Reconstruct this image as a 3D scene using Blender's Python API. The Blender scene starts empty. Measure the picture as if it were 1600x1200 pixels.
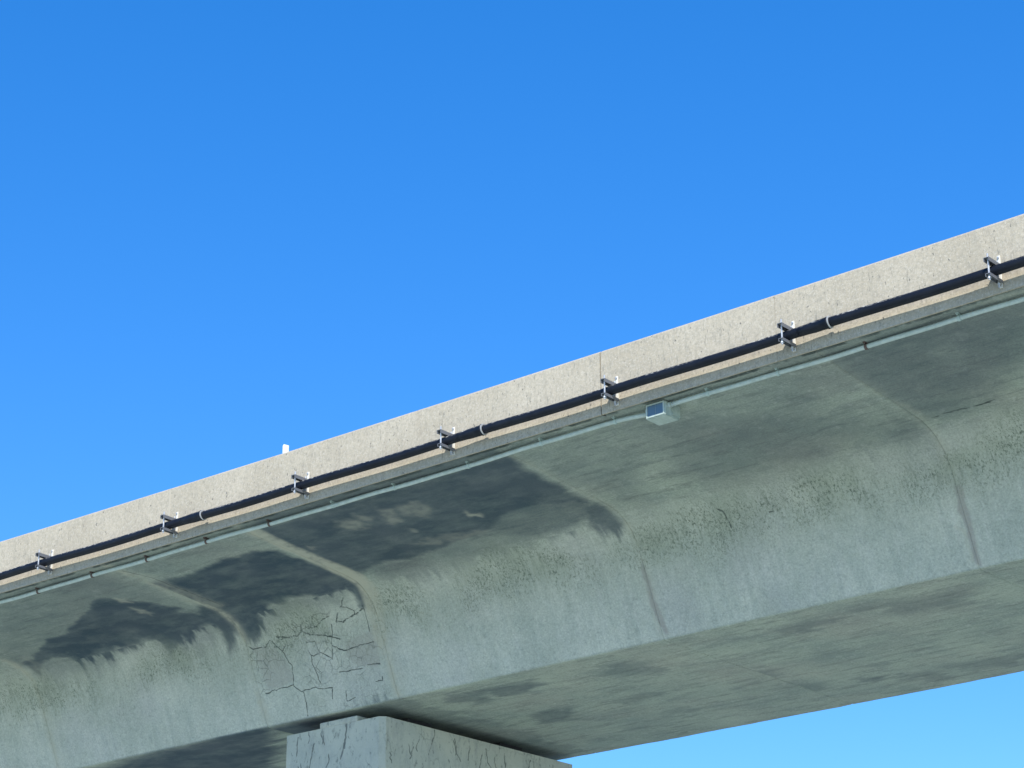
import bpy, bmesh, math, random
import numpy as np
from mathutils import Matrix, Vector
random.seed(4)
scene = bpy.context.scene
# ------------------------------------------------------------ camera
CR = ((0.74853831, 0.6630727, -0.00499894), (-0.25564041, 0.28161829, -0.92484546), (-0.61183198, 0.69356019, 0.38031026))
cam = bpy.data.cameras.new('camera'); camo = bpy.data.objects.new('camera', cam)
scene.collection.objects.link(camo); scene.camera = camo
m = Matrix(((CR[0][0], -CR[1][0], -CR[2][0], 0), (CR[0][1], -CR[1][1], -CR[2][1], 0), (CR[0][2], -CR[1][2], -CR[2][2], 0), (0, 0, 0, 1)))
camo.matrix_world = m
cam.sensor_width = 36; cam.lens = 3604.29/1600*36
cam.clip_start = .1; cam.clip_end = 6000
# ------------------------------------------------------------ light
SUN = Vector((.8, -1.0, 1.15)).normalized()          # towards the sun
elev = math.asin(SUN.z); azim = math.atan2(SUN.x, SUN.y)
w = bpy.data.worlds.new('World'); scene.world = w; w.use_nodes = True
nt = w.node_tree; bg = nt.nodes['Background']
sky = nt.nodes.new('ShaderNodeTexSky'); sky.sky_type = 'NISHITA'; sky.sun_disc = False
sky.sun_elevation = elev; sky.sun_rotation = azim
sky.altitude = 300; sky.air_density = 1.0; sky.dust_density = .1; sky.ozone_density = 4.0
hs = nt.nodes.new('ShaderNodeHueSaturation'); hs.inputs['Saturation'].default_value = 1.5
hs.inputs['Hue'].default_value = .511; hs.inputs['Value'].default_value = 1.3
gm = nt.nodes.new('ShaderNodeGamma'); gm.inputs[1].default_value = .8; nt.links.new(sky.outputs[0], gm.inputs[0]); nt.links.new(gm.outputs[0], hs.inputs['Color']); nt.links.new(hs.outputs[0], bg.inputs[0])
bg.inputs[1].default_value = .15
sl = bpy.data.lights.new('sun', 'SUN'); sl.energy = 3.4; sl.angle = math.radians(.5); sl.color = (1, .96, .885)
so = bpy.data.objects.new('sun', sl); scene.collection.objects.link(so)
so.rotation_euler = SUN.to_track_quat('Z', 'Y').to_euler(); so.location = (0, -20, 60)
scene.view_settings.view_transform = 'Standard'; scene.view_settings.look = 'None'
scene.view_settings.gamma = 1; scene.view_settings.exposure = .72
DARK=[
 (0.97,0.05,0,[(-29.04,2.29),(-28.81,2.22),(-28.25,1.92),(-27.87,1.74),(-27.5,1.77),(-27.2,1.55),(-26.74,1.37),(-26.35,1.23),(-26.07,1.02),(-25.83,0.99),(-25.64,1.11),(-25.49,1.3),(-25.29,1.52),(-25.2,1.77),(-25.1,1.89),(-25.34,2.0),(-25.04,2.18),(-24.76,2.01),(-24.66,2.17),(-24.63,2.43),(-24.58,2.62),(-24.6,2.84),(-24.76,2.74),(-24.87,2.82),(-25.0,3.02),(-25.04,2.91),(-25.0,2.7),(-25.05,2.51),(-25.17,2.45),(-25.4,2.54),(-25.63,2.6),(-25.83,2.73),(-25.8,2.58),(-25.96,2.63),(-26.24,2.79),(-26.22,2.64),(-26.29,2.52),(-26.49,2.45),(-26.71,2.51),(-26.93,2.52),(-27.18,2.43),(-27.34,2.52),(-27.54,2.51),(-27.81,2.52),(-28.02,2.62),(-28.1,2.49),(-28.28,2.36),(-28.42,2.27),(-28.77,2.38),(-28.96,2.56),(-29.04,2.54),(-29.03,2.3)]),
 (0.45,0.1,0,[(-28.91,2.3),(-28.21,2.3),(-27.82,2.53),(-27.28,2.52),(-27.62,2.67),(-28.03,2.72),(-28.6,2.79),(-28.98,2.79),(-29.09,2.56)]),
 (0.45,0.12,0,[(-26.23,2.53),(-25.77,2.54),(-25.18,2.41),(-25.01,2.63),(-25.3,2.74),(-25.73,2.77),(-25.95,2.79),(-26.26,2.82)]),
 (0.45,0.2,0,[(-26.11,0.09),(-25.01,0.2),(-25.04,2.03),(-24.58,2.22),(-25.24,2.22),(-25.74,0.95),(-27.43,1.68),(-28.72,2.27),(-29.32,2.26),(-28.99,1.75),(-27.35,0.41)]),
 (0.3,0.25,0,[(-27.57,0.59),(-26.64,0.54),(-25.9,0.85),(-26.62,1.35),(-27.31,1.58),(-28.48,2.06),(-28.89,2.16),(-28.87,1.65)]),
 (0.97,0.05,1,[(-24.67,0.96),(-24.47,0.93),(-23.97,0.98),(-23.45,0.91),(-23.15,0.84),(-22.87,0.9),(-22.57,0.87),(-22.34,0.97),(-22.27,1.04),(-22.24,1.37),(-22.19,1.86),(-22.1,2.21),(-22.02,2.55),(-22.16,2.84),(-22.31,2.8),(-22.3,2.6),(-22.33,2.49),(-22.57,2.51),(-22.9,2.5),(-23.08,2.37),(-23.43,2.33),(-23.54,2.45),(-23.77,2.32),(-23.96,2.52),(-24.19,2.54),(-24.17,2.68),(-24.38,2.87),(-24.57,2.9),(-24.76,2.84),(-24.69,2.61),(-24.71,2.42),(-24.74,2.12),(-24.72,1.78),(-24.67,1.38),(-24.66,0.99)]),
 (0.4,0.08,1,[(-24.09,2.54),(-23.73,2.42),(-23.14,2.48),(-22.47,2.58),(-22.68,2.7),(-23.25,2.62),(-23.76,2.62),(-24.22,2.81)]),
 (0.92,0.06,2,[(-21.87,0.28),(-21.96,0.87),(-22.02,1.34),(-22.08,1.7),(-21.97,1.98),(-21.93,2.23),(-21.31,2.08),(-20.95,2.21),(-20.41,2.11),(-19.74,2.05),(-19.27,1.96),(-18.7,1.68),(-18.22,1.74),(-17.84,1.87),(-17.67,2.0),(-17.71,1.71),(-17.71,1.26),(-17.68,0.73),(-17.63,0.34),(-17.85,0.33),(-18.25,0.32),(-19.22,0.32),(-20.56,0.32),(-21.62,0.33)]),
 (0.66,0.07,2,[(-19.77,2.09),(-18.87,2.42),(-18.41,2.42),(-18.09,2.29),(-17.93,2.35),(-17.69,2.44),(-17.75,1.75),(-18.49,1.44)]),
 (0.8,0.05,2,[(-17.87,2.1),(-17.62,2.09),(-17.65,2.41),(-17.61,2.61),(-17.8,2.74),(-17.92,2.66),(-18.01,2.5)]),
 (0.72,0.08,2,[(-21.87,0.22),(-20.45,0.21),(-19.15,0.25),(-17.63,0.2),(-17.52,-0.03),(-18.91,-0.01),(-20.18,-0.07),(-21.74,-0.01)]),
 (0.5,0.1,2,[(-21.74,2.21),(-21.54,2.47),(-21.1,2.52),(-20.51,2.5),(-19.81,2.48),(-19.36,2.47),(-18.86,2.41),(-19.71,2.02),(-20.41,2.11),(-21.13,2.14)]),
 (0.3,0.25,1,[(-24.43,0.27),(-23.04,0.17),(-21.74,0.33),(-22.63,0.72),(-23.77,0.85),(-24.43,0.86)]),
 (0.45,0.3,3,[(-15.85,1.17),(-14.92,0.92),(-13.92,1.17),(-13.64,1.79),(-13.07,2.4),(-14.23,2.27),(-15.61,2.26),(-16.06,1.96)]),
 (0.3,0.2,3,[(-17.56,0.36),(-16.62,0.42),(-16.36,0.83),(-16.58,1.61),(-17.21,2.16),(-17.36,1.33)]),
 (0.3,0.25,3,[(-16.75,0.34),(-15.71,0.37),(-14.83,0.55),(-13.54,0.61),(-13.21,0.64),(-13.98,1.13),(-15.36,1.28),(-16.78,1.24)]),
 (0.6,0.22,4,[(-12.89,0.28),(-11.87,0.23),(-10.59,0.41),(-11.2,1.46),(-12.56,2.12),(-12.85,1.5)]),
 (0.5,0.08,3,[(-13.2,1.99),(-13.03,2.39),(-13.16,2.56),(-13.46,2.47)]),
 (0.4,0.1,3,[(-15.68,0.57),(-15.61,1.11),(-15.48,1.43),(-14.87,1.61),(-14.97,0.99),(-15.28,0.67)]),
 (0.45,0.05,-1,[(-22.87,4.19),(-22.14,4.19),(-22.09,5.19),(-22.04,6.37),(-22.22,8.34),(-22.92,8.59),(-22.78,6.51),(-22.92,4.92),(-23.02,4.73)]),  # soffit strip over the pier: occlusion shade painted into the colour
 (0.95,0.12,0,[(-29.18,4.75),(-27.06,4.29),(-25.59,4.21),(-24.67,4.23),(-26.57,6.07),(-29.73,5.22)]),  # soffit left of the pier: stain plus painted occlusion shade
 (0.95,0.12,1,[(-24.88,4.36),(-24.14,4.33),(-23.58,4.41),(-26.34,6.26),(-26.72,5.94)]),  # continues over the pier segment: stain and painted shade together
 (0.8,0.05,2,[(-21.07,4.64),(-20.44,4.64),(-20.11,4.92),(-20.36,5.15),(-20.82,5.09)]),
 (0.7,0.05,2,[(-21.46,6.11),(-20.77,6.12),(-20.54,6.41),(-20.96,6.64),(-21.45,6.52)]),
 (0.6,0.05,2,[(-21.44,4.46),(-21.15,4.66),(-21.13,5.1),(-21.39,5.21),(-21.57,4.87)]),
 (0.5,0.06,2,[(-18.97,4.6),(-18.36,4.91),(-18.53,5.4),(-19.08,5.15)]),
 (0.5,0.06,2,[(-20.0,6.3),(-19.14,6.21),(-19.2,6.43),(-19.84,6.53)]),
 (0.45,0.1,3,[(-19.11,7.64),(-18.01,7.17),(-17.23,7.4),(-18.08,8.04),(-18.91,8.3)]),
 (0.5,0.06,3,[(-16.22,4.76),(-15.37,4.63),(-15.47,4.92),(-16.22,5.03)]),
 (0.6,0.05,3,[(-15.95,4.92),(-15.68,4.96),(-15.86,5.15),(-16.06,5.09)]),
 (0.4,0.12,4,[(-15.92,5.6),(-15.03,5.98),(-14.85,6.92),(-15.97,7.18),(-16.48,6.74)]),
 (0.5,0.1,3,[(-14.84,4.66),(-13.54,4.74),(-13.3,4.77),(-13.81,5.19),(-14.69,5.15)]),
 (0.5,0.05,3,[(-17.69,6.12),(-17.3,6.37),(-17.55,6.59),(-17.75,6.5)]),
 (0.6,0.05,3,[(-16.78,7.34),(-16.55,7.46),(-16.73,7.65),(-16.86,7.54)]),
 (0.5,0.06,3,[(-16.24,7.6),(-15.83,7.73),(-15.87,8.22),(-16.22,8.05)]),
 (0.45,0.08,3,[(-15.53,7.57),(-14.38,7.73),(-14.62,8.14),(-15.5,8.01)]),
]
PALE=[
 (0.9,0.05,[(-22.16,0.25),(-21.93,0.29),(-21.93,0.76),(-21.95,1.5),(-21.9,2.2),(-21.9,2.55),(-21.99,3.01),(-22.04,3.37),(-22.2,3.62),(-22.28,3.32),(-22.27,2.86),(-22.19,2.53),(-22.23,2.04),(-22.17,1.36),(-22.16,0.74)]),
 (0.35,0.05,[(-21.96,2.92),(-21.94,3.39),(-21.94,3.85),(-21.96,4.16),(-22.1,4.13),(-22.17,3.71),(-22.13,3.26)]),
 (0.5,0.06,[(-24.66,0.36),(-24.47,0.78),(-24.44,1.47),(-24.44,2.09),(-24.72,2.23),(-24.85,1.73),(-24.78,0.94)]),
 (0.8,0.04,[(-25.6,1.07),(-25.48,1.21),(-25.54,1.33),(-25.65,1.23)]),
 (0.8,0.04,[(-25.69,1.46),(-25.61,1.66),(-25.7,1.84),(-25.76,1.7)]),
 (0.55,0.05,[(-20.83,0.67),(-20.54,0.78),(-20.69,1.11),(-20.89,1.02),(-20.97,0.86)]),
 (0.55,0.05,[(-20.15,0.72),(-19.97,0.79),(-20.13,1.21),(-20.33,1.18)]),
 (0.5,0.06,[(-19.9,0.76),(-19.51,0.76),(-19.52,1.13),(-19.78,1.23),(-19.99,1.03)]),
 (0.9,0.03,[(-19.21,1.34),(-19.19,1.43),(-19.06,1.47),(-19.14,1.59),(-19.24,1.55),(-19.27,1.46)]),
 (0.6,0.03,[(-20.22,1.41),(-20.2,1.48),(-20.28,1.54),(-20.3,1.49)]),
 (0.6,0.03,[(-21.76,1.06),(-21.72,1.2),(-21.85,1.28),(-21.88,1.18)]),
 (0.5,0.04,[(-20.47,0.64),(-20.33,0.86),(-20.46,0.93),(-20.57,0.81)]),
 (0.4,0.05,[(-20.57,1.78),(-19.91,1.81),(-19.41,2.0),(-19.7,2.08),(-20.31,2.0)]),
 (0.35,0.1,[(-28.89,2.16),(-28.84,2.37),(-28.94,2.69),(-29.06,3.54),(-28.98,4.17),(-29.26,4.13),(-29.28,3.3),(-29.16,2.65)]),
 (0.4,0.05,[(-24.62,2.29),(-24.59,2.55),(-24.7,2.88),(-24.71,3.27),(-24.79,3.25),(-24.81,2.91),(-24.74,2.57)]),
 (0.7,0.012,[(-17.59,3.34),(-17.58,3.56),(-17.58,3.85),(-17.49,4.13),(-17.53,4.13),(-17.63,3.83),(-17.64,3.55)]),
 (0.7,0.012,[(-13.04,3.5),(-13.02,3.73),(-13.0,3.89),(-12.99,4.13),(-13.03,4.13),(-13.05,3.88),(-13.08,3.68)]),
 (0.5,0.02,[(-12.99,2.7),(-13.01,2.96),(-12.99,3.18),(-13.03,3.17),(-13.08,2.96),(-13.06,2.73)]),
 (0.35,0.03,[(-12.89,1.57),(-12.87,2.22),(-12.96,2.3),(-12.97,1.66)]),
]
PATCH=[
 (0.8,0.015,[(-17.56,3.11),(-17.52,3.29),(-17.5,3.62),(-17.46,3.88),(-17.43,4.14),(-17.5,4.12),(-17.58,3.85),(-17.58,3.56),(-17.61,3.34)]),
 (0.8,0.015,[(-12.99,3.18),(-12.87,3.19),(-12.89,3.46),(-12.9,3.76),(-12.93,4.16),(-13.01,4.12),(-13.0,3.82),(-12.99,3.63),(-13.03,3.5),(-12.98,3.32)]),
 (0.5,0.03,[(-24.58,3.0),(-24.15,3.08),(-23.98,3.35),(-23.97,3.63),(-24.48,3.69),(-24.52,3.49)]),
 (0.5,0.03,[(-22.8,3.23),(-22.29,3.18),(-22.25,3.42),(-22.28,3.69),(-22.69,3.62),(-22.88,3.45)]),
]
CRACK=[
 (0.014,[(-24.643,2.996),(-24.59,3.035),(-24.333,3.053),(-24.214,2.969)]),
 (0.013,[(-24.195,2.991),(-24.021,3.167),(-23.93,3.088)]),
 (0.015,[(-24.064,2.948),(-23.673,3.011),(-23.553,2.957),(-23.427,3.037),(-23.317,3.048),(-23.213,3.077),(-23.033,3.138),(-22.886,3.184)]),
 (0.014,[(-23.54,2.848),(-23.553,2.957)]),
 (0.013,[(-23.448,2.948),(-23.281,2.941),(-23.11,2.866),(-22.978,2.839)]),
 (0.013,[(-22.974,2.961),(-23.06,3.18),(-23.137,3.449)]),
 (0.016,[(-22.557,2.617),(-22.694,2.756),(-22.592,2.769),(-22.493,2.838),(-22.509,2.909),(-22.69,2.931),(-22.757,2.983),(-22.88,2.941),(-22.796,2.812)]),
 (0.014,[(-22.509,2.909),(-22.335,2.841)]),
 (0.013,[(-24.024,3.176),(-23.973,3.29),(-23.921,3.404),(-23.948,3.599),(-23.988,3.678),(-24.25,3.691),(-24.558,3.715)]),
 (0.012,[(-23.994,3.696),(-23.852,3.806),(-23.704,3.784),(-23.271,3.848)]),
 (0.013,[(-23.547,3.129),(-23.371,3.133),(-23.341,3.308),(-23.152,3.418)]),
 (0.013,[(-23.547,3.243),(-23.502,3.336),(-23.535,3.434),(-23.5,3.592),(-23.461,3.74)]),
 (0.011,[(-23.347,3.326),(-23.502,3.336)]),
 (0.013,[(-23.075,3.262),(-22.884,3.363),(-22.723,3.364),(-22.497,3.349),(-22.298,3.339)]),
 (0.014,[(-23.07,3.658),(-22.847,3.659),(-22.632,3.679)]),
 (0.015,[(-22.507,3.636),(-22.297,3.664)]),
 (0.012,[(-22.459,3.895),(-22.327,3.899),(-22.306,3.838)]),
 (0.012,[(-23.277,3.866),(-23.334,3.998)]),
 (0.012,[(-23.038,3.935),(-23.071,4.07),(-22.892,4.053)]),
 (0.011,[(-23.831,3.819),(-23.843,3.969),(-23.867,4.155)]),
 (0.013,[(-22.308,2.802),(-22.319,3.001),(-22.332,3.184)]),
 (0.0088,[(-27.502,2.471),(-27.563,2.671),(-27.698,2.943),(-27.688,3.249)]),
 (0.0088,[(-28.865,3.415),(-28.479,3.374),(-28.097,3.334)]),
 (0.011,[(-16.195,2.729),(-16.136,2.795),(-16.108,2.941),(-16.115,3.022)]),
 (0.009,[(-14.814,2.901),(-14.78,3.03),(-14.789,3.206)]),
 (0.01,[(-15.505,2.95),(-15.443,2.964)]),
 (0.01,[(-12.825,2.206),(-12.651,2.199),(-12.364,2.208),(-11.987,2.199)]),
 (0.009,[(-17.605,2.816),(-17.585,3.173),(-17.571,3.516),(-17.549,3.86),(-17.501,4.156)]),
 (0.009,[(-12.987,0.302),(-12.924,0.839),(-12.893,1.572),(-12.92,2.29),(-12.935,2.626),(-12.989,3.044),(-12.971,3.18)]),
 (0.008,[(-15.971,0.863),(-15.962,1.439),(-16.015,2.18)]),
 (0.007,[(-14.827,0.552),(-14.785,1.118),(-14.742,1.699),(-14.547,1.944)]),
 (0.009,[(-17.507,4.207),(-17.453,4.671),(-17.463,5.434),(-17.461,6.236),(-17.579,7.458),(-17.543,8.509)]),
 (0.009,[(-22.091,4.138),(-22.088,5.186),(-21.982,6.217),(-22.05,7.243),(-22.218,8.343)]),
 (0.01,[(-24.662,0.36),(-24.511,0.814),(-24.515,1.419),(-24.499,2.145)]),
 (0.009,[(-22.012,6.141),(-20.998,6.263),(-20.63,6.239),(-19.997,6.305)]),
 (0.009,[(-16.112,6.029),(-15.502,6.435),(-15.093,6.392),(-14.343,6.384)]),
 (0.009,[(-13.253,3.762),(-13.07,3.724)]),
]
# ------------------------------------------------------------ helpers
K = -0.0018815                                        # plan curvature of the bridge
def P(s, y, z): return (s, y + .5*K*s*s, z)
def yaw(s): return math.atan(K*s)
def tag(o, label=None, cat=None, group=None, kind=None):
    if label: o['label'] = label
    if cat: o['category'] = cat
    if group: o['group'] = group
    if kind: o['kind'] = kind
    return o
def link(o, parent=None):
    scene.collection.objects.link(o)
    if parent is not None: o.parent = parent
    return o
def empty(name, loc=(0, 0, 0), rz=0):
    o = bpy.data.objects.new(name, None); o.location = loc; o.rotation_euler = (0, 0, rz); o.empty_display_size = .2
    return link(o)
def mesh_obj(name, bm, mat, parent=None, smooth=False):
    me = bpy.data.meshes.new(name); bmesh.ops.recalc_face_normals(bm, faces=bm.faces[:]); bm.to_mesh(me); bm.free()
    me.materials.append(mat)
    if smooth: me.polygons.foreach_set('use_smooth', [True]*len(me.polygons))
    return link(bpy.data.objects.new(name, me), parent)
def add_box(bm, x0, x1, y0, y1, z0, z1, bev=0.0):
    r = bmesh.ops.create_cube(bm, size=1, matrix=Matrix.Translation(((x0+x1)/2, (y0+y1)/2, (z0+z1)/2)) @ Matrix.Diagonal((x1-x0, y1-y0, z1-z0, 1)))
    if bev:
        es = list({e for v in r['verts'] for e in v.link_edges})
        bmesh.ops.bevel(bm, geom=es, offset=bev, segments=2, affect='EDGES', profile=.6)
def add_cyl(bm, p0, p1, r, n=12):
    p0 = Vector(p0); p1 = Vector(p1); d = p1-p0
    mt = Matrix.Translation((p0+p1)/2) @ d.to_track_quat('Z', 'Y').to_matrix().to_4x4()
    bmesh.ops.create_cone(bm, cap_ends=True, segments=n, radius1=r, radius2=r, depth=d.length, matrix=mt)
def add_tube(bm, pts, radii, n=20, caps=True):
    pts = [Vector(p) for p in pts]; rings = []
    for i, p in enumerate(pts):
        t = (pts[min(i+1, len(pts)-1)]-pts[max(i-1, 0)]).normalized()
        a = t.cross(Vector((0, 0, 1))).normalized(); b = a.cross(t)
        rings.append([bm.verts.new(p+(a*math.cos(2*math.pi*k/n)+b*math.sin(2*math.pi*k/n))*radii[i]) for k in range(n)])
    for A, B in zip(rings, rings[1:]):
        for k in range(n): bm.faces.new((A[k], A[(k+1) % n], B[(k+1) % n], B[k]))
    if caps: bm.faces.new(rings[0]); bm.faces.new(rings[-1][::-1])
# ---- numpy noise
def hsh(i, j, seed):
    n = (i*374761393 + j*668265263 + seed*1274126177) & 0xffffffff
    n = ((n ^ (n >> 13))*1274126177) & 0xffffffff
    n = n ^ (n >> 16)
    return (n & 0xffff)/65535.0
def vn(x, y, seed):
    xi = np.floor(x).astype(np.int64); yi = np.floor(y).astype(np.int64); fx = x-xi; fy = y-yi
    fx = fx*fx*(3-2*fx); fy = fy*fy*(3-2*fy)
    a = hsh(xi, yi, seed); b = hsh(xi+1, yi, seed); c = hsh(xi, yi+1, seed); d = hsh(xi+1, yi+1, seed)
    return (a+(b-a)*fx)*(1-fy)+(c+(d-c)*fx)*fy
def fbm(x, y, seed, o=4):
    t = 0; a = .5
    for k in range(o): t = t+a*vn(x, y, seed+k*17); x = x*2.03; y = y*2.03; a *= .5
    return t
def poly_mask(S, W, pts, soft, bias=.5):
    p = np.array(pts); out = np.zeros_like(S)
    m_ = (S > p[:, 0].min()-soft*1.2) & (S < p[:, 0].max()+soft*1.2) & (W > p[:, 1].min()-soft*1.2) & (W < p[:, 1].max()+soft*1.2)
    if not m_.any(): return out
    x = S[m_]; y = W[m_]; d2 = np.full(x.shape, 1e9); ins = np.zeros(x.shape, bool)
    for a, b in zip(p, np.roll(p, -1, 0)):
        e = b-a; t = np.clip(((x-a[0])*e[0]+(y-a[1])*e[1])/max(e@e, 1e-9), 0, 1)
        d2 = np.minimum(d2, (x-a[0]-t*e[0])**2+(y-a[1]-t*e[1])**2)
        c = (a[1] > y) != (b[1] > y)
        ins ^= c & (x < (b[0]-a[0])*(y-a[1])/((b[1]-a[1]) if b[1] != a[1] else 1e-9)+a[0])
    sd = np.sqrt(d2)*np.where(ins, 1, -1)
    v = np.clip(sd/(2*soft)+bias, 0, 1); out[m_] = v*v*(3-2*v)
    return out
def line_mask(S, W, pts, wd, step):
    out = np.zeros_like(S); p = np.array(pts); wd = max(wd, step)
    m_ = (S > p[:, 0].min()-.1) & (S < p[:, 0].max()+.1) & (W > p[:, 1].min()-.1) & (W < p[:, 1].max()+.1)
    if not m_.any(): return out
    x = S[m_]; y = W[m_]; d2 = np.full(x.shape, 1e9)
    for a, b in zip(p, p[1:]):
        e = b-a; t = np.clip(((x-a[0])*e[0]+(y-a[1])*e[1])/max(e@e, 1e-9), 0, 1)
        d2 = np.minimum(d2, (x-a[0]-t*e[0])**2+(y-a[1]-t*e[1])**2)
    out[m_] = np.clip(1.15-np.sqrt(d2)/wd, 0, 1)
    return out
# ------------------------------------------------------------ materials
def mat(name, col=(.5, .5, .5), rough=.6, metal=0.):
    mt = bpy.data.materials.new(name); mt.use_nodes = True; b = mt.node_tree.nodes['Principled BSDF']
    b.inputs['Base Color'].default_value = (*col, 1); b.inputs['Roughness'].default_value = rough; b.inputs['Metallic'].default_value = metal
    return mt
class NG:
    def __init__(s, mt): s.t = mt.node_tree; s.b = s.t.nodes['Principled BSDF']
    def n(s, ty, **kw):
        q = s.t.nodes.new(ty)
        for k, v in kw.items():
            if hasattr(q, k): setattr(q, k, v)
            else: q.inputs[k.replace('_', ' ')].default_value = v
        return q
    def l(s, a, b): s.t.links.new(a, b)
    def attr(s, name): return s.n('ShaderNodeAttribute', attribute_name=name)
    def noise(s, vec, scale, detail=4, rough=.55, sc=(1, 1, 1)):
        mp = s.n('ShaderNodeMapping'); mp.inputs['Scale'].default_value = sc; s.l(vec, mp.inputs[0])
        q = s.n('ShaderNodeTexNoise'); q.inputs['Scale'].default_value = scale; q.inputs['Detail'].default_value = detail; q.inputs['Roughness'].default_value = rough
        s.l(mp.outputs[0], q.inputs['Vector']); return q.outputs['Fac']
    def ramp(s, f, a, b, va=0., vb=1.):
        q = s.n('ShaderNodeMapRange'); q.inputs['From Min'].default_value = a; q.inputs['From Max'].default_value = b
        q.inputs['To Min'].default_value = va; q.inputs['To Max'].default_value = vb; s.l(f, q.inputs['Value']); return q.outputs[0]
    def mul(s, a, b, op='MULTIPLY'):
        q = s.n('ShaderNodeMath', operation=op); q.use_clamp = (op != 'SUBTRACT')
        for i, v in enumerate((a, b)):
            if isinstance(v, (int, float)): q.inputs[i].default_value = v
            else: s.l(v, q.inputs[i])
        return q.outputs[0]
    def mix(s, f, a, b, mode='MIX'):
        q = s.n('ShaderNodeMix', data_type='RGBA', blend_type=mode)
        for i, v in ((0, f), (6, a), (7, b)):
            if isinstance(v, (int, float)): q.inputs[i].default_value = v
            elif isinstance(v, tuple): q.inputs[i].default_value = (*v, 1)
            else: s.l(v, q.inputs[i])
        return q.outputs[2]
    def bump(s, h, st=.3, dist=.01):
        q = s.n('ShaderNodeBump'); q.inputs['Strength'].default_value = st; q.inputs['Distance'].default_value = dist
        s.l(h, q.inputs['Height']); s.l(q.outputs[0], s.b.inputs['Normal'])

def girder_material():
    mt = mat('weathered girder concrete', rough=.9); g = NG(mt)
    co = g.n('ShaderNodeTexCoord').outputs['Object']; sw = g.attr('sw').outputs['Vector']
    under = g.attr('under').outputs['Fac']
    web = g.mix(g.ramp(g.noise(sw, 1.1, 5), .35, .7), (.42, .45, .39), (.545, .56, .485))
    web = g.mix(g.ramp(g.noise(sw, 2.2, 5, .6, (3, .4, 1)), .48, .75, 0, .6), web, (.335, .37, .325))
    web = g.mix(g.ramp(g.noise(sw, .8, 4, .6, (1, .8, 1)), .5, .68, 0, .5), web, (.455, .46, .44))
    web = g.mix(g.ramp(g.noise(sw, 5.5, 4, .6, (3.2, .22, 1)), .55, .75, 0, .45), web, (.60, .60, .55))
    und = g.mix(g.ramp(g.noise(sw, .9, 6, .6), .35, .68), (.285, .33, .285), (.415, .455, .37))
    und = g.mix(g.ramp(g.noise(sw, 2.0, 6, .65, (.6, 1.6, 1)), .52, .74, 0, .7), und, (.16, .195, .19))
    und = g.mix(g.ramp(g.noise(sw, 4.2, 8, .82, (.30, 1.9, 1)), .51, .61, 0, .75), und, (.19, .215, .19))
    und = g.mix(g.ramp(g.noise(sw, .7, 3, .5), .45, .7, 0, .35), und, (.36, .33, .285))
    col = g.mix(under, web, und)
    fine = g.noise(co, 38, 5, .7)
    col = g.mix(1.0, col, g.mix(g.ramp(fine, .3, .7), (.74, .75, .75), (1.18, 1.18, 1.18)), 'MULTIPLY')
    col = g.mix(g.ramp(g.noise(co, 13, 6, .75), .54, .66, 0, .42), col, (.22, .25, .23))
    col = g.mix(g.ramp(g.noise(co, 9, 6, .75), .55, .66, 0, .35), col, (.56, .57, .51))
    pale = g.mul(g.attr('pale').outputs['Fac'], g.ramp(g.noise(co, 7, 5, .6), .3, .55, .4, 1))
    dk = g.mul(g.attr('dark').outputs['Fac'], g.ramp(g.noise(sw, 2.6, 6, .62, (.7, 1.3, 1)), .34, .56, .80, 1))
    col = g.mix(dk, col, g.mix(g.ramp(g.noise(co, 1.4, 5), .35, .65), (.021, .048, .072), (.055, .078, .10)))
    col = g.mix(pale, col, (.44, .43, .345))
    pat = g.attr('patch').outputs['Fac']
    col = g.mix(g.mul(pat, .9), col, (.315, .30, .275))
    spk = g.attr('speck').outputs['Fac']
    grn = g.mul(spk, g.ramp(g.noise(sw, 1.6, 4, .6), .35, .65, .15, .75))
    col = g.mix(grn, col, (.30, .335, .265))
    st = g.mul(spk, g.ramp(g.noise(sw, 5, 4, .6, (3.4, .6, 1)), .5, .72, 0, .7))
    col = g.mix(st, col, (.22, .25, .20))
    sp = g.mul(g.mul(spk, g.ramp(g.noise(sw, 3.1, 4, .6), .34, .54)), g.ramp(g.noise(sw, 19, 5, .8, (1.6, .9, 1)), .51, .60))
    col = g.mix(sp, col, (.115, .145, .11))
    sp2 = g.mul(g.mul(spk, g.ramp(g.noise(sw, 1.7, 3), .42, .56)), g.ramp(g.noise(sw, 42, 3, .7, (1.2, .8, 1)), .56, .64))
    col = g.mix(sp2, col, (.09, .11, .085))
    # crazing: fine broken network in the pier segment
    wob = g.n('ShaderNodeTexNoise'); wob.inputs['Scale'].default_value = 5; wob.inputs['Detail'].default_value = 4; g.l(sw, wob.inputs['Vector'])
    wv = g.mix(.10, sw, wob.outputs['Color'], 'ADD')
    vo = g.n('ShaderNodeTexVoronoi', feature='DISTANCE_TO_EDGE'); vo.inputs['Scale'].default_value = 6.2; g.l(wv, vo.inputs['Vector'])
    cz = g.mul(g.ramp(vo.outputs['Distance'], .0, .05, 1, 0), g.ramp(g.noise(sw, 2.7, 4), .38, .54))
    cz = g.mul(cz, g.mul(g.attr('craze').outputs['Fac'], .55))
    ck = g.attr('crack').outputs['Fac']
    ck = g.ramp(g.mul(ck, g.mul(g.noise(co, 8, 4, .7), .9), 'SUBTRACT'), -.05, .38)
    ck = g.mul(ck, g.ramp(g.noise(co, 3, 3), .32, .6, .6, .95))
    ck = g.mul(ck, cz, 'MAXIMUM')
    col = g.mix(ck, col, (.045, .06, .055))
    g.l(col, g.b.inputs['Base Color'])
    h = g.mul(g.noise(co, 60, 5, .7), g.mul(ck, .9), 'SUBTRACT')
    h = g.mul(h, g.mul(g.noise(co, 9, 4, .6), .8), 'ADD')
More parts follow.
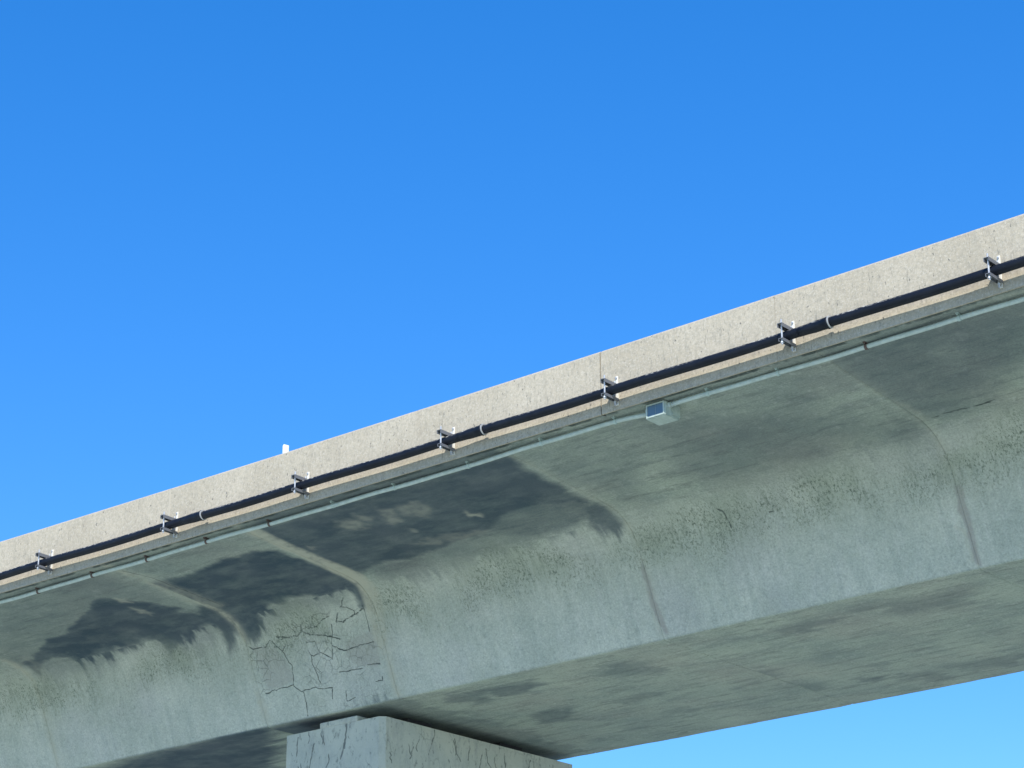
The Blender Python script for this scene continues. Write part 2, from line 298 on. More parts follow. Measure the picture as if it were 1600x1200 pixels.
    g.bump(h, .7, .010)
    return mt
def parapet_material():
    mt = mat('sunlit parapet concrete', rough=.9); g = NG(mt)
    co = g.n('ShaderNodeTexCoord').outputs['Object']
    col = g.mix(g.ramp(g.noise(co, 1.3, 5), .35, .7), (.41, .355, .262), (.485, .425, .322))
    col = g.mix(g.ramp(g.noise(co, 24, 5, .8), .44, .64, 0, .75), col, (.30, .27, .21))
    col = g.mix(g.ramp(g.noise(co, 40, 4, .8), .5, .68, 0, .7), col, (.58, .53, .43))
    col = g.mix(g.ramp(g.noise(co, 15, 5, .7, (2.4, 2.4, .5)), .59, .67, 0, .8), col, (.22, .205, .165))
    col = g.mix(g.ramp(g.noise(co, 22, 3, .6, (1.2, 1.2, .7)), .665, .70, 0, .9), col, (.12, .115, .10))
    col = g.mix(g.ramp(g.noise(co, 1.8, 4, .5, (2.6, 2.6, .5)), .60, .75, 0, .35), col, (.27, .225, .165))
    col = g.mix(g.ramp(g.noise(co, 6, 4, .6, (2.6, 2.6, .16)), .54, .72, 0, .4), col, (.33, .30, .23))
    g.l(col, g.b.inputs['Base Color']); g.bump(g.noise(co, 45, 5, .75), .5, .006)
    return mt
def pier_material():
    mt = mat('cracked pier concrete', rough=.9); g = NG(mt)
    co = g.n('ShaderNodeTexCoord').outputs['Object']
    mp = g.n('ShaderNodeMapping'); mp.inputs['Scale'].default_value = (1, 1, .5); g.l(co, mp.inputs[0])
    wn = g.n('ShaderNodeTexNoise'); wn.inputs['Scale'].default_value = 6; wn.inputs['Detail'].default_value = 4; g.l(co, wn.inputs['Vector'])
    vo = g.n('ShaderNodeTexVoronoi', feature='DISTANCE_TO_EDGE'); vo.inputs['Scale'].default_value = 4.2; g.l(g.mix(.12, mp.outputs[0], wn.outputs['Color'], 'ADD'), vo.inputs['Vector'])
    cz = g.mul(g.ramp(vo.outputs['Distance'], 0, .03, .5, 0), g.ramp(g.noise(co, 3.3, 4), .47, .6))
    col = g.mix(g.ramp(g.noise(co, 1.6, 6, .6), .35, .7), (.40, .42, .355), (.51, .52, .43))
    col = g.mix(g.ramp(g.noise(co, 4, 5, .6, (2, 2, .6)), .52, .7, 0, .55), col, (.28, .29, .27))
    col = g.mix(g.ramp(g.noise(co, 40, 5, .7), .35, .7, .0, .4), col, (.56, .57, .52))
    ck = g.attr('crack').outputs['Fac']
    ck = g.ramp(g.mul(ck, g.mul(g.noise(co, 9, 4, .7), .9), 'SUBTRACT'), -.05, .38)
    col = g.mix(g.ramp(g.noise(co, 14, 5, .7, (1, 1, .5)), .57, .66, 0, .7), col, (.17, .19, .17))
    ck = g.mul(ck, cz, 'MAXIMUM')
    col = g.mix(g.mul(ck, .72), col, (.06, .07, .065))
    g.l(col, g.b.inputs['Base Color']); g.bump(g.mul(g.noise(co, 50, 5, .7), g.mul(ck, .9), 'SUBTRACT'), .5, .006)
    return mt
def pipe_material():
    mt = mat('black pipe', rough=.5); g = NG(mt)
    co = g.n('ShaderNodeTexCoord').outputs['Object']; no = g.n('ShaderNodeNewGeometry').outputs['Normal']
    sx = g.n('ShaderNodeSeparateXYZ'); g.l(no, sx.inputs[0])
    col = g.mix(g.ramp(g.noise(co, 5, 4), .35, .7), (.005, .007, .013), (.010, .013, .021))
    up = g.ramp(sx.outputs[2], .35, .75)
    ch = g.mul(up, g.mul(g.ramp(g.noise(co, .8, 2), .40, .55), g.ramp(g.noise(co, 20, 3, .7, (1, 2, 2)), .52, .58)))
    col = g.mix(ch, col, (.5, .48, .42))
    g.l(col, g.b.inputs['Base Color']); g.b.inputs['Specular IOR Level'].default_value = .22
    return mt
M_girder = girder_material(); M_par = parapet_material(); M_pier = pier_material(); M_pipe = pipe_material()
M_galv = mat('galvanised steel', (.62, .62, .60), .45, .35)
g = NG(M_galv); co = g.n('ShaderNodeTexCoord').outputs['Object']
g.l(g.mix(g.ramp(g.noise(co, 60, 3), .35, .65), (.36, .37, .39), (.58, .58, .57)), g.b.inputs['Base Color'])
M_dull = mat('dull steel', (.16, .165, .18), .55, .2)
M_plate = mat('whitened plate', (.72, .69, .60), .6)
M_ring = mat('pipe ring', (.38, .38, .37), .5)
M_cond = mat('grey green conduit', (.40, .52, .50), .45)
g = NG(M_cond); co = g.n('ShaderNodeTexCoord').outputs['Object']
g.l(g.mix(g.ramp(g.noise(co, 12, 3), .35, .65), (.37, .44, .41), (.46, .53, .50)), g.b.inputs['Base Color'])
M_strap = mat('conduit strap', (.38, .47, .44), .5)
M_rust = mat('rusty strap', (.11, .075, .065), .8)
M_boxm = mat('box shell', (.42, .52, .48), .45)
g = NG(M_boxm); co = g.n('ShaderNodeTexCoord').outputs['Object']
g.l(g.mix(g.ramp(g.noise(co, 18, 4), .35, .65), (.36, .43, .38), (.46, .53, .48)), g.b.inputs['Base Color'])
M_glass = mat('dark panel', (.09, .15, .20), .35)
M_white = mat('white plastic', (.85, .84, .78), .5)
M_steel = mat('bearing rubber', (.03, .03, .035), .8)

# ------------------------------------------------------------ ground
bm = bmesh.new(); N = 40; R_ = 3000.
def gs(i): t = (i/N-.5)*2; return R_*t*abs(t)**1.5
vs = [[bm.verts.new((gs(i), gs(j), -1.6)) for j in range(N+1)] for i in range(N+1)]
for i in range(N):
    for j in range(N): bm.faces.new((vs[i][j], vs[i+1][j], vs[i+1][j+1], vs[i][j+1]))
mg = mat('dry grass and gravel', rough=1.); g = NG(mg); co = g.n('ShaderNodeTexCoord').outputs['Object']
c = g.mix(g.ramp(g.noise(co, .15, 5), .35, .65), (.43, .465, .39), (.52, .545, .46))
c = g.mix(g.ramp(g.noise(co, 6, 5, .7), .3, .7), c, (.45, .50, .40))
g.l(c, g.b.inputs['Base Color'])
tag(mesh_obj('ground', bm, mg), kind='structure')

# ------------------------------------------------------------ girder
# outer profile, camera side: wing edge -> wing -> fillet -> web -> soffit, then the far side mirrored
YC = 25.275
def bez(a, b, c, n): return [((1-t)**2*a[0]+2*t*(1-t)*b[0]+t*t*c[0], (1-t)**2*a[1]+2*t*(1-t)*b[1]+t*t*c[1]) for t in [i/n for i in range(n+1)]]
def lin(a, b, n): return [(a[0]+(b[0]-a[0])*i/n, a[1]+(b[1]-a[1])*i/n) for i in range(n+1)]
A_ = (19.895, 9.982); B_ = (21.95, 9.800); B2 = (22.50, 9.745); C_ = (22.68, 9.24); E_ = (23.089, 8.262); E2 = (23.125, 8.226); F_ = (YC*2-23.125, 8.206)
def profile(nw, nf, nb, ns):
    return (lin(A_, B_, nw)[:-1] + bez(B_, B2, C_, nf)[:-1] + lin(C_, E_, nb)[:-1] + bez(E_, (23.094, 8.23), E2, 2)[:-1] + lin(E2, F_, ns))
def back():
    f = [(2*YC-y, z) for y, z in lin(A_, B_, 2)[:-1]+bez(B_, B2, C_, 6)[:-1]+[C_, E_]]
    f = [(F_[0]+.04, 8.24)] + f[::-1]
    top = [(2*YC-19.895, 10.14), (19.895, 10.14)]
    return f + top
fA = np.array([(19.838, 9.968), (22.232, 9.766), (22.596, 9.451), (23.089, 8.230), (27.46, 8.205)])
cum = np.concatenate([[0], np.cumsum(np.hypot(*np.diff(fA, axis=0).T))])
def w_of(y, z):       # arc position on the flattened profile
    best = (1e9, 0)
    for k in range(4):
        e = fA[k+1]-fA[k]; t = ((y-fA[k][0])*e[0]+(z-fA[k][1])*e[1])/(e@e); t = min(max(t, 0), 1)
        d = math.hypot(y-fA[k][0]-t*e[0], z-fA[k][1]-t*e[1])
        if d < best[0]-1e-6: best = (d, cum[k]+t*(cum[k+1]-cum[k]))
    return best[1]
def SEAMW(S, W):                                      # seams right of the pier are nearly flush
    return np.where(S > -19.8, np.where(W < 2.6, .3, .5), 1.)
def make_segment(s0, s1, parent, fine, pierseg=False, end0=False, end1=False, idx=-9):
    if fine:
        pr = profile(72, 44 if not pierseg else 60, 64 if not pierseg else 120, 110); step = .020 if not pierseg else .009
    else: pr = profile(8, 8, 6, 6); step = .4
    nf = len(pr); full = pr+back(); n = len(full)
    body = np.arange(s0+.012, s1-.012, step); ss = np.concatenate([[s0, s0+.004], body, [s1-.004, s1]])
    inset = np.zeros(len(ss)); inset[0] = inset[-1] = .012; inset[1] = inset[-2] = .008
    prf = np.array(full); cen = np.array([YC, 9.4])
    # inward offset by averaged normals
    d = np.roll(prf, -1, 0)-np.roll(prf, 1, 0); d /= np.maximum(np.hypot(d[:, 0], d[:, 1])[:, None], 1e-9)
    nrm = np.stack([-d[:, 1], d[:, 0]], 1)
    sg = 1 if nrm[len(lin(A_, B_, 72))//2][1] > 0 else -1
    nrm = nrm*sg
    wv = np.array([w_of(y, z) for y, z in pr]); W1 = np.concatenate([wv, np.full(n-nf, 99.)])
    SS, WW = np.meshgrid(ss, W1, indexing='ij')
    off = inset[:, None]*np.ones(n)[None]
    wob = np.where(WW < 50, (fbm(SS*1.3, WW*1.3, 5, 3)-.45)*.022, 0)
    if fine: wob = wob+np.where(WW < 50, (fbm(SS*7, WW*5, 9, 3)-.45)*.005, 0)
    edge = np.clip(np.minimum(SS-s0, s1-SS)/.3, 0, 1)
    sdg = np.minimum(SS-s0, s1-SS)
    off = off+wob*edge-np.where(WW < 4.15, .011*np.exp(-(sdg/.05)**2), 0)*np.clip((fbm(SS*2, WW*2.6, 67)-.25)*3, .2, 1)*(1 if fine else 0)*SEAMW(SS, WW)
    Y = prf[None, :, 0]+nrm[None, :, 0]*off; Z = prf[None, :, 1]+nrm[None, :, 1]*off
    co_ = np.stack([SS, Y+.5*K*SS*SS, Z], -1).reshape(-1, 3)
    ns_ = len(ss)
    i = np.arange(ns_-1)[:, None]*n; j = np.arange(n)[None]
    j2 = (j+1) % n
    quads = np.stack([i+j, i+n+j, i+n+j2, i+j2], -1).reshape(-1, 4)
    me = bpy.data.meshes.new('girder_segment')
    faces = quads.tolist()
    if end0: faces.append(list(range(n)))
    if end1: faces.append([(ns_-1)*n+k for k in range(n)][::-1])
    me.from_pydata(co_.tolist(), [], faces)
    S = SS.ravel(); W = WW.ravel()
    me.attributes.new('sw', 'FLOAT_VECTOR', 'POINT').data.foreach_set('vector', np.stack([S, np.where(W > 50, 12+co_[:, 1], W), 0*S], -1).ravel().astype(np.float32))
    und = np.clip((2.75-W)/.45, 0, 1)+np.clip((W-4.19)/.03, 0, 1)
    # ragged edges: stains and painted shade are looked up at jittered positions
    onweb = ((W > 2.5) & (W < 4.2)).astype(float)
    Sj = S+(fbm(S*2.2, W*3.0, 31)-.47)*.12+(fbm(S*8, W*10, 61, 4)-.47)*.13
    Wj = W+(fbm(S*2.6, W*2.2, 47)-.47)*.12+(fbm(S*(9+5*onweb), W*(9-7*onweb), 77, 4)-.47)*(.10+.34*onweb)
    onsof = (W > 4.2).astype(float); Sj = Sj+onsof*((fbm(S*1.2, W*7, 83, 4)-.47)*.9); Wj = Wj+onsof*(fbm(S*1.5, W*4, 87, 4)-.47)*.35
    dark = np.zeros_like(S); pale = np.zeros_like(S); patch = np.zeros_like(S); crack = np.zeros_like(S)
    if fine:
        for v, soft, sg_, pts in DARK:
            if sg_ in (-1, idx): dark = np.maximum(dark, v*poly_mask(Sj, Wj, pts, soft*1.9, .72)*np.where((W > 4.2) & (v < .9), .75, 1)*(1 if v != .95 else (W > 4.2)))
        Sk = S+(fbm(S*3, W*3, 91)-.47)*.06; Wk = W+(fbm(S*3, W*3, 95)-.47)*.06
        for v, soft, pts in PALE: pale = np.maximum(pale, v*(1 if len(pts) > 8 else .75)*poly_mask(S+(fbm(S*9, W*9, 291, 4)-.47)*.16, W+(fbm(S*9, W*9, 295, 4)-.47)*.20, pts, soft*(1 if len(pts) > 8 else 1.6)) if len(pts) < 9 else v*poly_mask(Sk, Wk, pts, soft))
        for v, soft, pts in PATCH: patch = np.maximum(patch, v*poly_mask(S+(fbm(S*7, W*7, 191)-.47)*.06, W+(fbm(S*7, W*7, 195)-.47)*.10, pts, soft))
        Sc = S+(fbm(S*10, W*10, 12, 4)-.47)*.05; Wc = W+(fbm(S*10, W*10, 15, 4)-.47)*.05
        for wd, pts in CRACK: crack = np.maximum(crack, line_mask(Sc, Wc, pts, wd*1.0, .0125 if pierseg else .02)*(1 if wd > .0095 else .42))
    dark = np.maximum(dark, np.clip((.30-W)/.16, 0, 1)*.5*np.clip((fbm(S*.9, W*4, 101)-.2)*2, .3, 1)*fine)
    sd = np.minimum(S-s0, s1-S); jn = fbm(S*2, W*2.6, 67)
    pale = np.maximum(pale, np.exp(-(sd/.075)**2)*np.clip((jn-.26)*3.4, .2, .8)*(W < 4.2)*fine*SEAMW(S, W))
    crack = np.maximum(crack, (sd < .014)*np.clip((fbm(S*3, W*1.7, 69)-.3)*4, .25, .9)*(.42 if fine else 0))
    crack = np.maximum(crack, np.clip((.115-W)/.03, 0, 1)*np.clip((fbm(S*4, W*0+1, 111)-.2)*3, .35, .85)*fine)
    sn = fbm(S*1.1, W*.4, 71)
    speck = np.exp(-((W-3.0+(sn-.45)*.8)/.34)**2)*np.clip((sn-.2)*3.2, .25, 1)*(W < 4.2)
    speck += .3*(W > 2.7)*(W < 4.2)*np.clip((fbm(S*1.7, W*1.7, 81)-.5)*3, 0, 1)
    craze = (W > 2.75)*(W < 4.2)*(1.0 if pierseg else .12)*np.clip((fbm(S*1.5, W*1.5, 53)-.32)*4, 0, 1)
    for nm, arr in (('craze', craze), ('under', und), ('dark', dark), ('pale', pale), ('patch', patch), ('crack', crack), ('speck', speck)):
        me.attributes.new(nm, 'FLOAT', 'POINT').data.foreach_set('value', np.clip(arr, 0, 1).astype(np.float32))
    me.materials.append(M_girder)
    me.polygons.foreach_set('use_smooth', [True]*len(me.polygons))
    me.validate(); me.update()
    # consistent outward normals
    bm = bmesh.new(); bm.from_mesh(me); bmesh.ops.recalc_face_normals(bm, faces=bm.faces[:])
    for e in bm.edges:
        if len(e.link_faces) == 2 and e.calc_face_angle(0) > .6: e.smooth = False
    bm.to_mesh(me); bm.free()
    return link(bpy.data.objects.new('girder_segment', me), parent)
SEG = 4.575
J = [-29.2646, -24.6896, -22.1139, -17.5389, -12.9639]
cuts = [J[0]-SEG*k for k in range(11, 0, -1)]+J+[J[4]+SEG*k for k in range(1, 7)]
bridge = empty('concrete_viaduct', P(-22.11, YC, 8.2))
tag(bridge, 'long grey segmental concrete bridge girder with dark-stained underside crossing the picture', 'bridge')
def adopt(o, root):                                   # keep world coordinates under an offset root
    o.parent = root; o.matrix_parent_inverse = Matrix.Translation(root.location).inverted()
for a, b in zip(cuts, cuts[1:]):
    o = make_segment(a, b, None, idx=min(range(5), key=lambda q: abs(J[q]-a)) if min(abs(J[q]-a) for q in range(5)) < .01 else -9, fine=(a > -35 and b < -3), pierseg=abs(a-J[1]) < .01, end0=a == cuts[0], end1=b == cuts[-1])
    if abs(a-J[1]) < .01: o['label'] = 'short cracked segment directly over the pier'
    adopt(o, bridge)
# parapet panels (both edges)
pj = [-15.893+2.48*k for k in range(-26, 13)]
def panel(s0, s1, y0, y1, out):
    n = 8; gap0 = .008 if abs(s0+15.893) < .02 else .0012; gap1 = .008 if abs(s1+15.893) < .02 else .0012
    a, b = s0+gap0, s1-gap1
    ch = .030
    sec = ([(y0, 9.972), (y0+.022, 9.972), (y0+.042, 9.992), (y1, 9.995), ] if out else [(y0, 9.995), (y1-.042, 9.992), (y1-.022, 9.972), (y1, 9.972)])+[(y1, 10.789-ch), (y1-ch, 10.789), (y0+ch, 10.789), (y0, 10.789-ch)]
    bm = bmesh.new(); rows = []
    jit = random.uniform(-.002, .002)
    for i in range(n+1):
        s = a+(b-a)*i/n; rows.append([bm.verts.new(P(s, y+jit, z)) for y, z in sec])
    for A, B in zip(rows, rows[1:]):
        for k in range(len(sec)): bm.faces.new((A[k], A[(k+1) % len(sec)], B[(k+1) % len(sec)], B[k]))
    bm.faces.new(rows[0]); bm.faces.new(rows[-1][::-1])
    o = mesh_obj('parapet_panel', bm, M_par); adopt(o, bridge); return o
for a, b in zip(pj, pj[1:]):
    panel(a, b, 19.838, 20.06, True)
    panel(a, b, 2*YC-20.06, 2*YC-19.838, False)

bm = bmesh.new(); add_box(bm, -15.893-.012, -15.893+.012, 19.855, 20.05, 9.98, 10.77)
for v in bm.verts: v.co.y += .5*K*v.co.x**2
M_gap = mat('dark gap backing', (.03, .028, .025), .9)  # dark backing added in the open gap, its shade put into the colour
adopt(mesh_obj('joint_insert', bm, M_gap), bridge)
M_seal2 = mat('pale joint mortar', (.45, .40, .31), .9)
bm = bmesh.new(); add_box(bm, -23.333-.016, -23.333+.014, 19.8355, 19.87, 9.985, 10.755, .002)
for v in bm.verts: v.co.y += .5*K*v.co.x**2+.006*0
o = mesh_obj('joint_insert', bm, M_seal2); o['label'] = 'pale mortar strip in the parapet joint'; adopt(o, bridge)

# ------------------------------------------------------------ pier
pier = empty('bridge_pier', P(-23.36, 25.0, -1.6))
tag(pier, 'cracked pale concrete pier holding up the girder at the bottom of the picture', 'pier')
def gridface(bm, lay, o, u, v, nu, nv, cracks):
    o, u, v = Vector(o), Vector(u), Vector(v); vs = []
    for i in range(nu+1):
        row = []
        for j in range(nv+1):
            p = o+u*(i/nu)+v*(j/nv); q = bm.verts.new(p); row.append(q)
        vs.append(row)
    for i in range(nu):
        for j in range(nv): bm.faces.new((vs[i][j], vs[i+1][j], vs[i+1][j+1], vs[i][j+1]))
    L1, L2 = u.length, v.length
    S_, W_ = np.meshgrid(np.linspace(0, L1, nu+1), np.linspace(0, L2, nv+1), indexing='ij')
    S_ = S_.ravel(); W_ = W_.ravel(); c_ = np.zeros_like(S_)
    Sc = S_+(fbm(S_*12+3, W_*12, 12, 3)-.44)*.06; Wc = W_
    for wd, pts in cracks: c_ = np.maximum(c_, line_mask(Sc, Wc, pts, wd, .017))
    k = 0
    for row in vs:
        for q in row: q[lay] = float(c_[k]); k += 1
x0, x1, y0, y1, zt = -24.31, -22.44, 23.12, 27.33, 8.05
ch = .07
bm = bmesh.new(); lay = bm.verts.layers.float.new('crack')
rnd = random.Random(8)
def rc(L, n, lo, hi):
    out = []
    for k in range(n):
        x = rnd.uniform(.08, L-.08); z = rnd.uniform(0, .6); ln = rnd.uniform(lo, hi); pts = [(x, z)]
        for q in range(4): x += rnd.uniform(-.035, .035); z += ln/4; pts.append((x, z))
        out.append((rnd.choice((.009, .012, .016)), pts))
    return out
frontc = [(.02, [(.22, .06), (.20, .2), (.21, .33)]), (.028, [(1.17, .02), (1.16, .2), (1.12, .42), (1.08, .5)]), (.015, [(.72, .05), (.75, .25)]), (.02, [(.55, .2), (.5, .4), (.46, .6)])]+rc(1.7, 7, .12, .3)
sidec = [(.016, [(1.0, .02), (.95, .2), (.88, .4)]), (.018, [(1.4, .1), (1.45, .28), (1.55, .38)]), (.018, [(1.75, .12), (1.72, .34)]), (.02, [(2.1, .1), (2.14, .3), (2.3, .45)]), (.016, [(2.5, .1), (2.55, .4)]), (.016, [(3.1, .1), (3.0, .4)])]+rc(3.7, 12, .1, .3)
H = 1.6
gridface(bm, lay, (x0, y0, zt-.0), (x1-x0-ch, 0, 0), (0, 0, -H), 140, 110, frontc)
gridface(bm, lay, (x1, y0+ch, zt-.0), (0, y1-y0-2*ch, 0), (0, 0, -H), 260, 110, sidec)
def quad(*ps): bm.faces.new([bm.verts.new(p) for p in ps])
quad((x1-ch, y0, zt), (x1, y0+ch, zt), (x1, y0+ch, zt-H), (x1-ch, y0, zt-H))
quad((x1, y1-ch, zt), (x1-ch, y1, zt), (x1-ch, y1, zt-H), (x1, y1-ch, zt-H))
quad((x0, y0, zt), (x0, y1, zt), (x0, y1, zt-H), (x0, y0, zt-H))
quad((x0, y1, zt), (x1-ch, y1, zt), (x1-ch, y1, zt-H), (x0, y1, zt-H))
bm.faces.new([bm.verts.new(p) for p in ((x0, y0, zt), (x1-ch, y0, zt), (x1, y0+ch, zt), (x1, y1-ch, zt), (x1-ch, y1, zt), (x0, y1, zt))])
# shaft below
zb = -1.7; lo_ = [(x0, y0), (x1-ch, y0), (x1, y0+ch), (x1, y1-ch), (x1-ch, y1), (x0, y1)]
for k in range(6):
    a, b = lo_[k], lo_[(k+1) % 6]; quad((*a, zt-H), (*b, zt-H), (*b, zb), (*a, zb))
bmesh.ops.remove_doubles(bm, verts=bm.verts[:], dist=.0005)
for v in bm.verts: v.co.y += .5*K*v.co.x**2
o = mesh_obj('pier_shaft', bm, M_pier); adopt(o, pier)
bm = bmesh.new()
add_box(bm, -23.66, -22.93, y0-.002, y0+.55, zt-.002, zt+.085, .02)
for v in bm.verts: v.co.y += .5*K*v.co.x**2
o = mesh_obj('bearing_plinth', bm, M_pier); adopt(o, pier)
for xa in (-23.95, -23.05):
    for ya in (23.9, 25.9):
        bm = bmesh.new(); add_box(bm, xa, xa+.35, ya, ya+.5, zt-.002, 8.2, .01)
        for v in bm.verts: v.co.y += .5*K*v.co.x**2
        o = mesh_obj('bearing_pad', bm, M_steel); adopt(o, pier)

# ------------------------------------------------------------ drain pipe
YP, ZP, RP = 19.838-.14, 10.165, .0555
pipe = empty('drain_pipe', P(-16, YP, ZP))
tag(pipe, 'long black pipe running along the face of the sunlit parapet', 'pipe')
rings = [-42.3, -37.35, -32.4, -27.45, -22.495, -17.583, -12.619, -7.66, -2.7, 2.3]
def sag(s): return .006*math.sin(s*2.4)
for a, b in zip(rings, rings[1:]):
    n = 30; bm = bmesh.new()
    add_tube(bm, [P(a-.06+(b-a+.06-.16)*i/n, YP, ZP+sag(a+(b-a)*i/n)) for i in range(n+1)], [RP]*(n+1), 24)
    o = mesh_obj('pipe_section', bm, M_pipe, smooth=True); adopt(o, pipe)
for r_ in rings[1:-1]:
    bm = bmesh.new(); st = [(-.40, RP+.0006), (-.30, RP+.003), (-.2, RP+.009), (-.03, RP+.010), (-.028, RP+.017), (0, RP+.017)]
    add_tube(bm, [P(r_+a, YP, ZP+sag(r_+a)) for a, _ in st], [q for _, q in st], 24)
    o = mesh_obj('coupling', bm, M_pipe, smooth=True); adopt(o, pipe)
    bm = bmesh.new(); add_tube(bm, [P(r_+a, YP, ZP+sag(r_)) for a in (.001, .012)], [RP+.0155, RP+.0155], 24)
    c = mesh_obj('seal_ring', bm, M_ring, smooth=False); adopt(c, pipe)

# ------------------------------------------------------------ pipe brackets
def make_bracket():
    r = empty('pipe_bracket')
    # local frame: origin on the parapet face at pipe height, -y away from the wall
    bm = bmesh.new(); add_box(bm, -.018, .018, -.012, .002, -.145, .225, .006); pl = mesh_obj('wall_plate', bm, M_plate, r)
    for z in (.20, -.12):
        bm = bmesh.new(); add_cyl(bm, (0, -.012, z), (0, -.026, z), .012, 6); mesh_obj('anchor_bolt', bm, M_galv, pl)
    bm = bmesh.new()                                   # top channel, open side down
    add_box(bm, -.032, .032, -.285, -.012, .105, .111); add_box(bm, -.032, -.027, -.285, -.012, .066, .105); add_box(bm, .027, .032, -.285, -.012, .066, .105)
    mesh_obj('top_channel', bm, M_dull, r)
    bm = bmesh.new()
    add_box(bm, -.030, .030, -.275, -.012, -.072, -.066); add_box(bm, -.030, -.025, -.275, -.012, -.10, -.072); add_box(bm, .025, .030, -.275, -.012, -.10, -.072)
    mesh_obj('bottom_channel', bm, M_dull, r)
    bm = bmesh.new(); add_cyl(bm, (0, -.245, -.135), (0, -.245, .165), .010, 10); rod = mesh_obj('hanger_rod', bm, M_galv, r)
    for a, b in ((-.118, -.101), (.112, .126)):
        bm = bmesh.new(); add_cyl(bm, (0, -.245, a), (0, -.245, b), .019, 6); mesh_obj('nut', bm, M_galv, rod)
    bm = bmesh.new(); add_cyl(bm, (0, -.05, -.155), (0, -.05, .15), .009, 10); rod = mesh_obj('hanger_rod', bm, M_galv, r)
    bm = bmesh.new(); add_cyl(bm, (0, -.05, -.125), (0, -.05, -.101), .017, 6)
    mesh_obj('nut', bm, M_galv, rod)
    bm = bmesh.new()                                   # gusset below
    v = [bm.verts.new(p) for p in ((-.004, -.012, -.10), (-.004, -.012, -.15), (-.004, -.06, -.10), (.004, -.012, -.10), (.004, -.012, -.15), (.004, -.06, -.10))]
    bm.faces.new(v[:3]); bm.faces.new(v[3:][::-1]); bm.faces.new((v[0], v[1], v[4], v[3])); bm.faces.new((v[1], v[2], v[5], v[4])); bm.faces.new((v[2], v[0], v[3], v[5]))
    mesh_obj('gusset', bm, M_galv, r)
    return r
def copy_tree(o, parent=None):
    c = o.copy(); link(c, parent)
    for ch in list(o.children): copy_tree(ch, c)
    return c
proto = make_bracket()
BR = [(-25.70, 'galvanised pipe bracket at the far left, in the smallest part of the pipe run'),
      (-23.13, 'galvanised pipe bracket second from left, below the pale double joint line in the parapet'),
      (-20.66, 'galvanised pipe bracket just below and right of the white tab on the parapet top'),
      (-18.16, 'galvanised pipe bracket just left of the white-ringed coupling in the middle of the picture'),
      (-15.62, 'galvanised pipe bracket at the foot of the dark open parapet joint, above the grey box'),
      (-13.15, 'galvanised pipe bracket with white plate just left of the big pale-ringed pipe coupling'),
      (-10.58, 'galvanised pipe bracket nearest the right edge of the picture')]
for i, (s, lb) in enumerate(BR):
    o = proto if i == 0 else copy_tree(proto)
    s -= .03; o.location = P(s, 19.838, ZP+sag(s)); o.rotation_euler = (0, 0, yaw(s)); tag(o, lb, 'bracket', 'brackets carrying the black pipe')

# white tab
bm = bmesh.new()
v = [(-.05, 0), (.05, 0), (.05, .115), (-.035, .15), (-.05, .13)]
fr = [bm.verts.new((a, 0, z)) for a, z in v]; bk = [bm.verts.new((a, .018, z)) for a, z in v]
bm.faces.new(fr); bm.faces.new(bk[::-1])
for k in range(5): bm.faces.new((fr[k], bk[k], bk[(k+1) % 5], fr[(k+1) % 5]))
o = mesh_obj('reflector_tab', bm, M_white); o.location = P(-21.2, 19.90, 10.785)
tag(o, 'small white tab sticking up from the top edge of the parapet', 'reflector')

# ------------------------------------------------------------ conduit, straps, box
YK = 20.02
def wing_z(y): return A_[1]+(B_[1]-A_[1])*(y-A_[0])/(B_[0]-A_[0])
ZK = wing_z(YK)-.046; RK = .027
def cy(s): return 20.032+.012*math.sin(s*.9)+.008*math.sin(s*2.3)
def conduit(a, b, clips, label, jog):
    r = empty('electrical_conduit', P((a+b)/2, YK, ZK)); tag(r, label, 'conduit', 'pale conduit runs under the wing')
    n = max(8, int(abs(b-a)/.12)); pts = []
    for i in range(n+1):
        s = a+(b-a)*i/n; d = min(1, abs(s-jog)/.55); q = (1-d)*(1-d)*.035
        pts.append(P(s, cy(s)+(q if jog == a else -q*0), ZK-q*.6+.003*math.sin(s*5)))
    bm = bmesh.new(); add_tube(bm, pts, [RK]*len(pts), 14)
    o = mesh_obj('conduit_tube', bm, M_cond, smooth=True); adopt(o, r)
    for s, rusty in clips:
        bm = bmesh.new(); x = s
        add_tube(bm, [P(x-.016, cy(x), ZK), P(x+.016, cy(x), ZK)], [RK+.007]*2, 14)
        add_box(bm, x-.016, x+.016, cy(x)-.055+.5*K*x*x, cy(x)+.055+.5*K*x*x, wing_z(YK)-.008, wing_z(YK)+.02, .002)
        add_cyl(bm, P(x, cy(x)-.045, wing_z(YK)-.012), P(x, cy(x)-.045, wing_z(YK)-.022), .010, 8)
        o = mesh_obj('strap', bm, M_rust if rusty else M_strap); adopt(o, r)
        if rusty: o['label'] = 'rusty brown strap'
XB0, XB1 = -15.33, -15.05
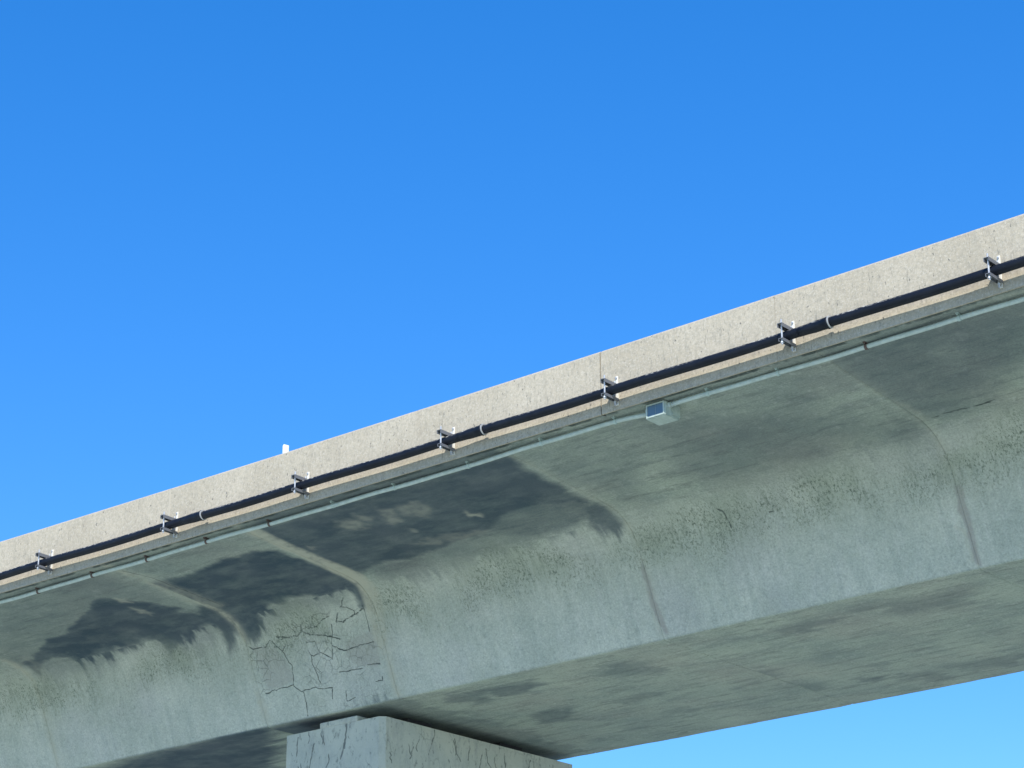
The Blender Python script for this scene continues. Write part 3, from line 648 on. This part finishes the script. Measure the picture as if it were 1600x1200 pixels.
conduit(XB0+.01, -44.0, [(-15.834, 0), (-16.948, 0), (-18.131, 0), (-19.36, 0), (-20.426, 0), (-21.576, 1), (-22.75, 1), (-23.95, 1), (-25.07, 1), (-26.25, 1)], 'pale grey-green conduit run under the wing to the left of the grey box', XB0+.01)
conduit(XB1-.01, 6.0, [(-14.491, 0), (-13.544, 0), (-12.396, 1), (-11.236, 0), (-10.05, 0)], 'pale grey-green conduit run under the wing to the right of the grey box', 1e9)
jb = empty('junction_box', P(-15.19, 20.1, 9.955), yaw(-15.19)); tag(jb, 'grey-green metal box with dark front panel hung under the wing edge on the conduit', 'junction box')
by0, by1, bz0, bz1 = -.16, .135, -.165, .012
bm = bmesh.new(); v = [bm.verts.new(p) for p in ((-.14, by0, bz0+.0), (.14, by0, bz0), (.14, by0, bz1), (-.14, by0, bz1), (-.14, by1-.04, bz0), (.14, by1-.04, bz0), (.14, by1, bz0+.03), (-.14, by1, bz0+.03), (.14, by1, bz1), (-.14, by1, bz1))]
for f in ((0, 1, 2, 3), (0, 4, 5, 1), (4, 7, 6, 5), (7, 9, 8, 6), (3, 2, 8, 9), (1, 5, 6, 8, 2), (0, 3, 9, 7, 4)): bm.faces.new([v[k] for k in f])
bmesh.ops.bevel(bm, geom=bm.edges[:], offset=.008, segments=2, affect='EDGES')
mesh_obj('box_body', bm, M_boxm, jb)
bm = bmesh.new()
for a, b, c, d in ((-.128, .128, bz0+.008, bz0+.024), (-.128, .128, bz1-.020, bz1-.004), (-.128, -.112, bz0+.024, bz1-.020), (.112, .128, bz0+.024, bz1-.020)):
    add_box(bm, a, b, by0-.010, by0+.002, c, d)
mesh_obj('front_frame', bm, M_boxm, jb)
for a, b in ((-.110, -.003), (.003, .110)):
    bm = bmesh.new(); add_box(bm, a, b, by0-.005, by0+.001, bz0+.026, bz1-.022, .002); mesh_obj('front_panel', bm, M_glass, jb)
for a, b in ((.141, .175), (-.175, -.141)):
    bm = bmesh.new(); add_cyl(bm, (a, by0+.075, -.032), (b, by0+.075, -.032), .034, 14); mesh_obj('cable_gland', bm, M_cond, jb)
bm = bmesh.new(); add_box(bm, .142, .150, by0+.13, by1-.01, bz0+.035, .0, .002); mesh_obj('side_flange', bm, M_boxm, jb)
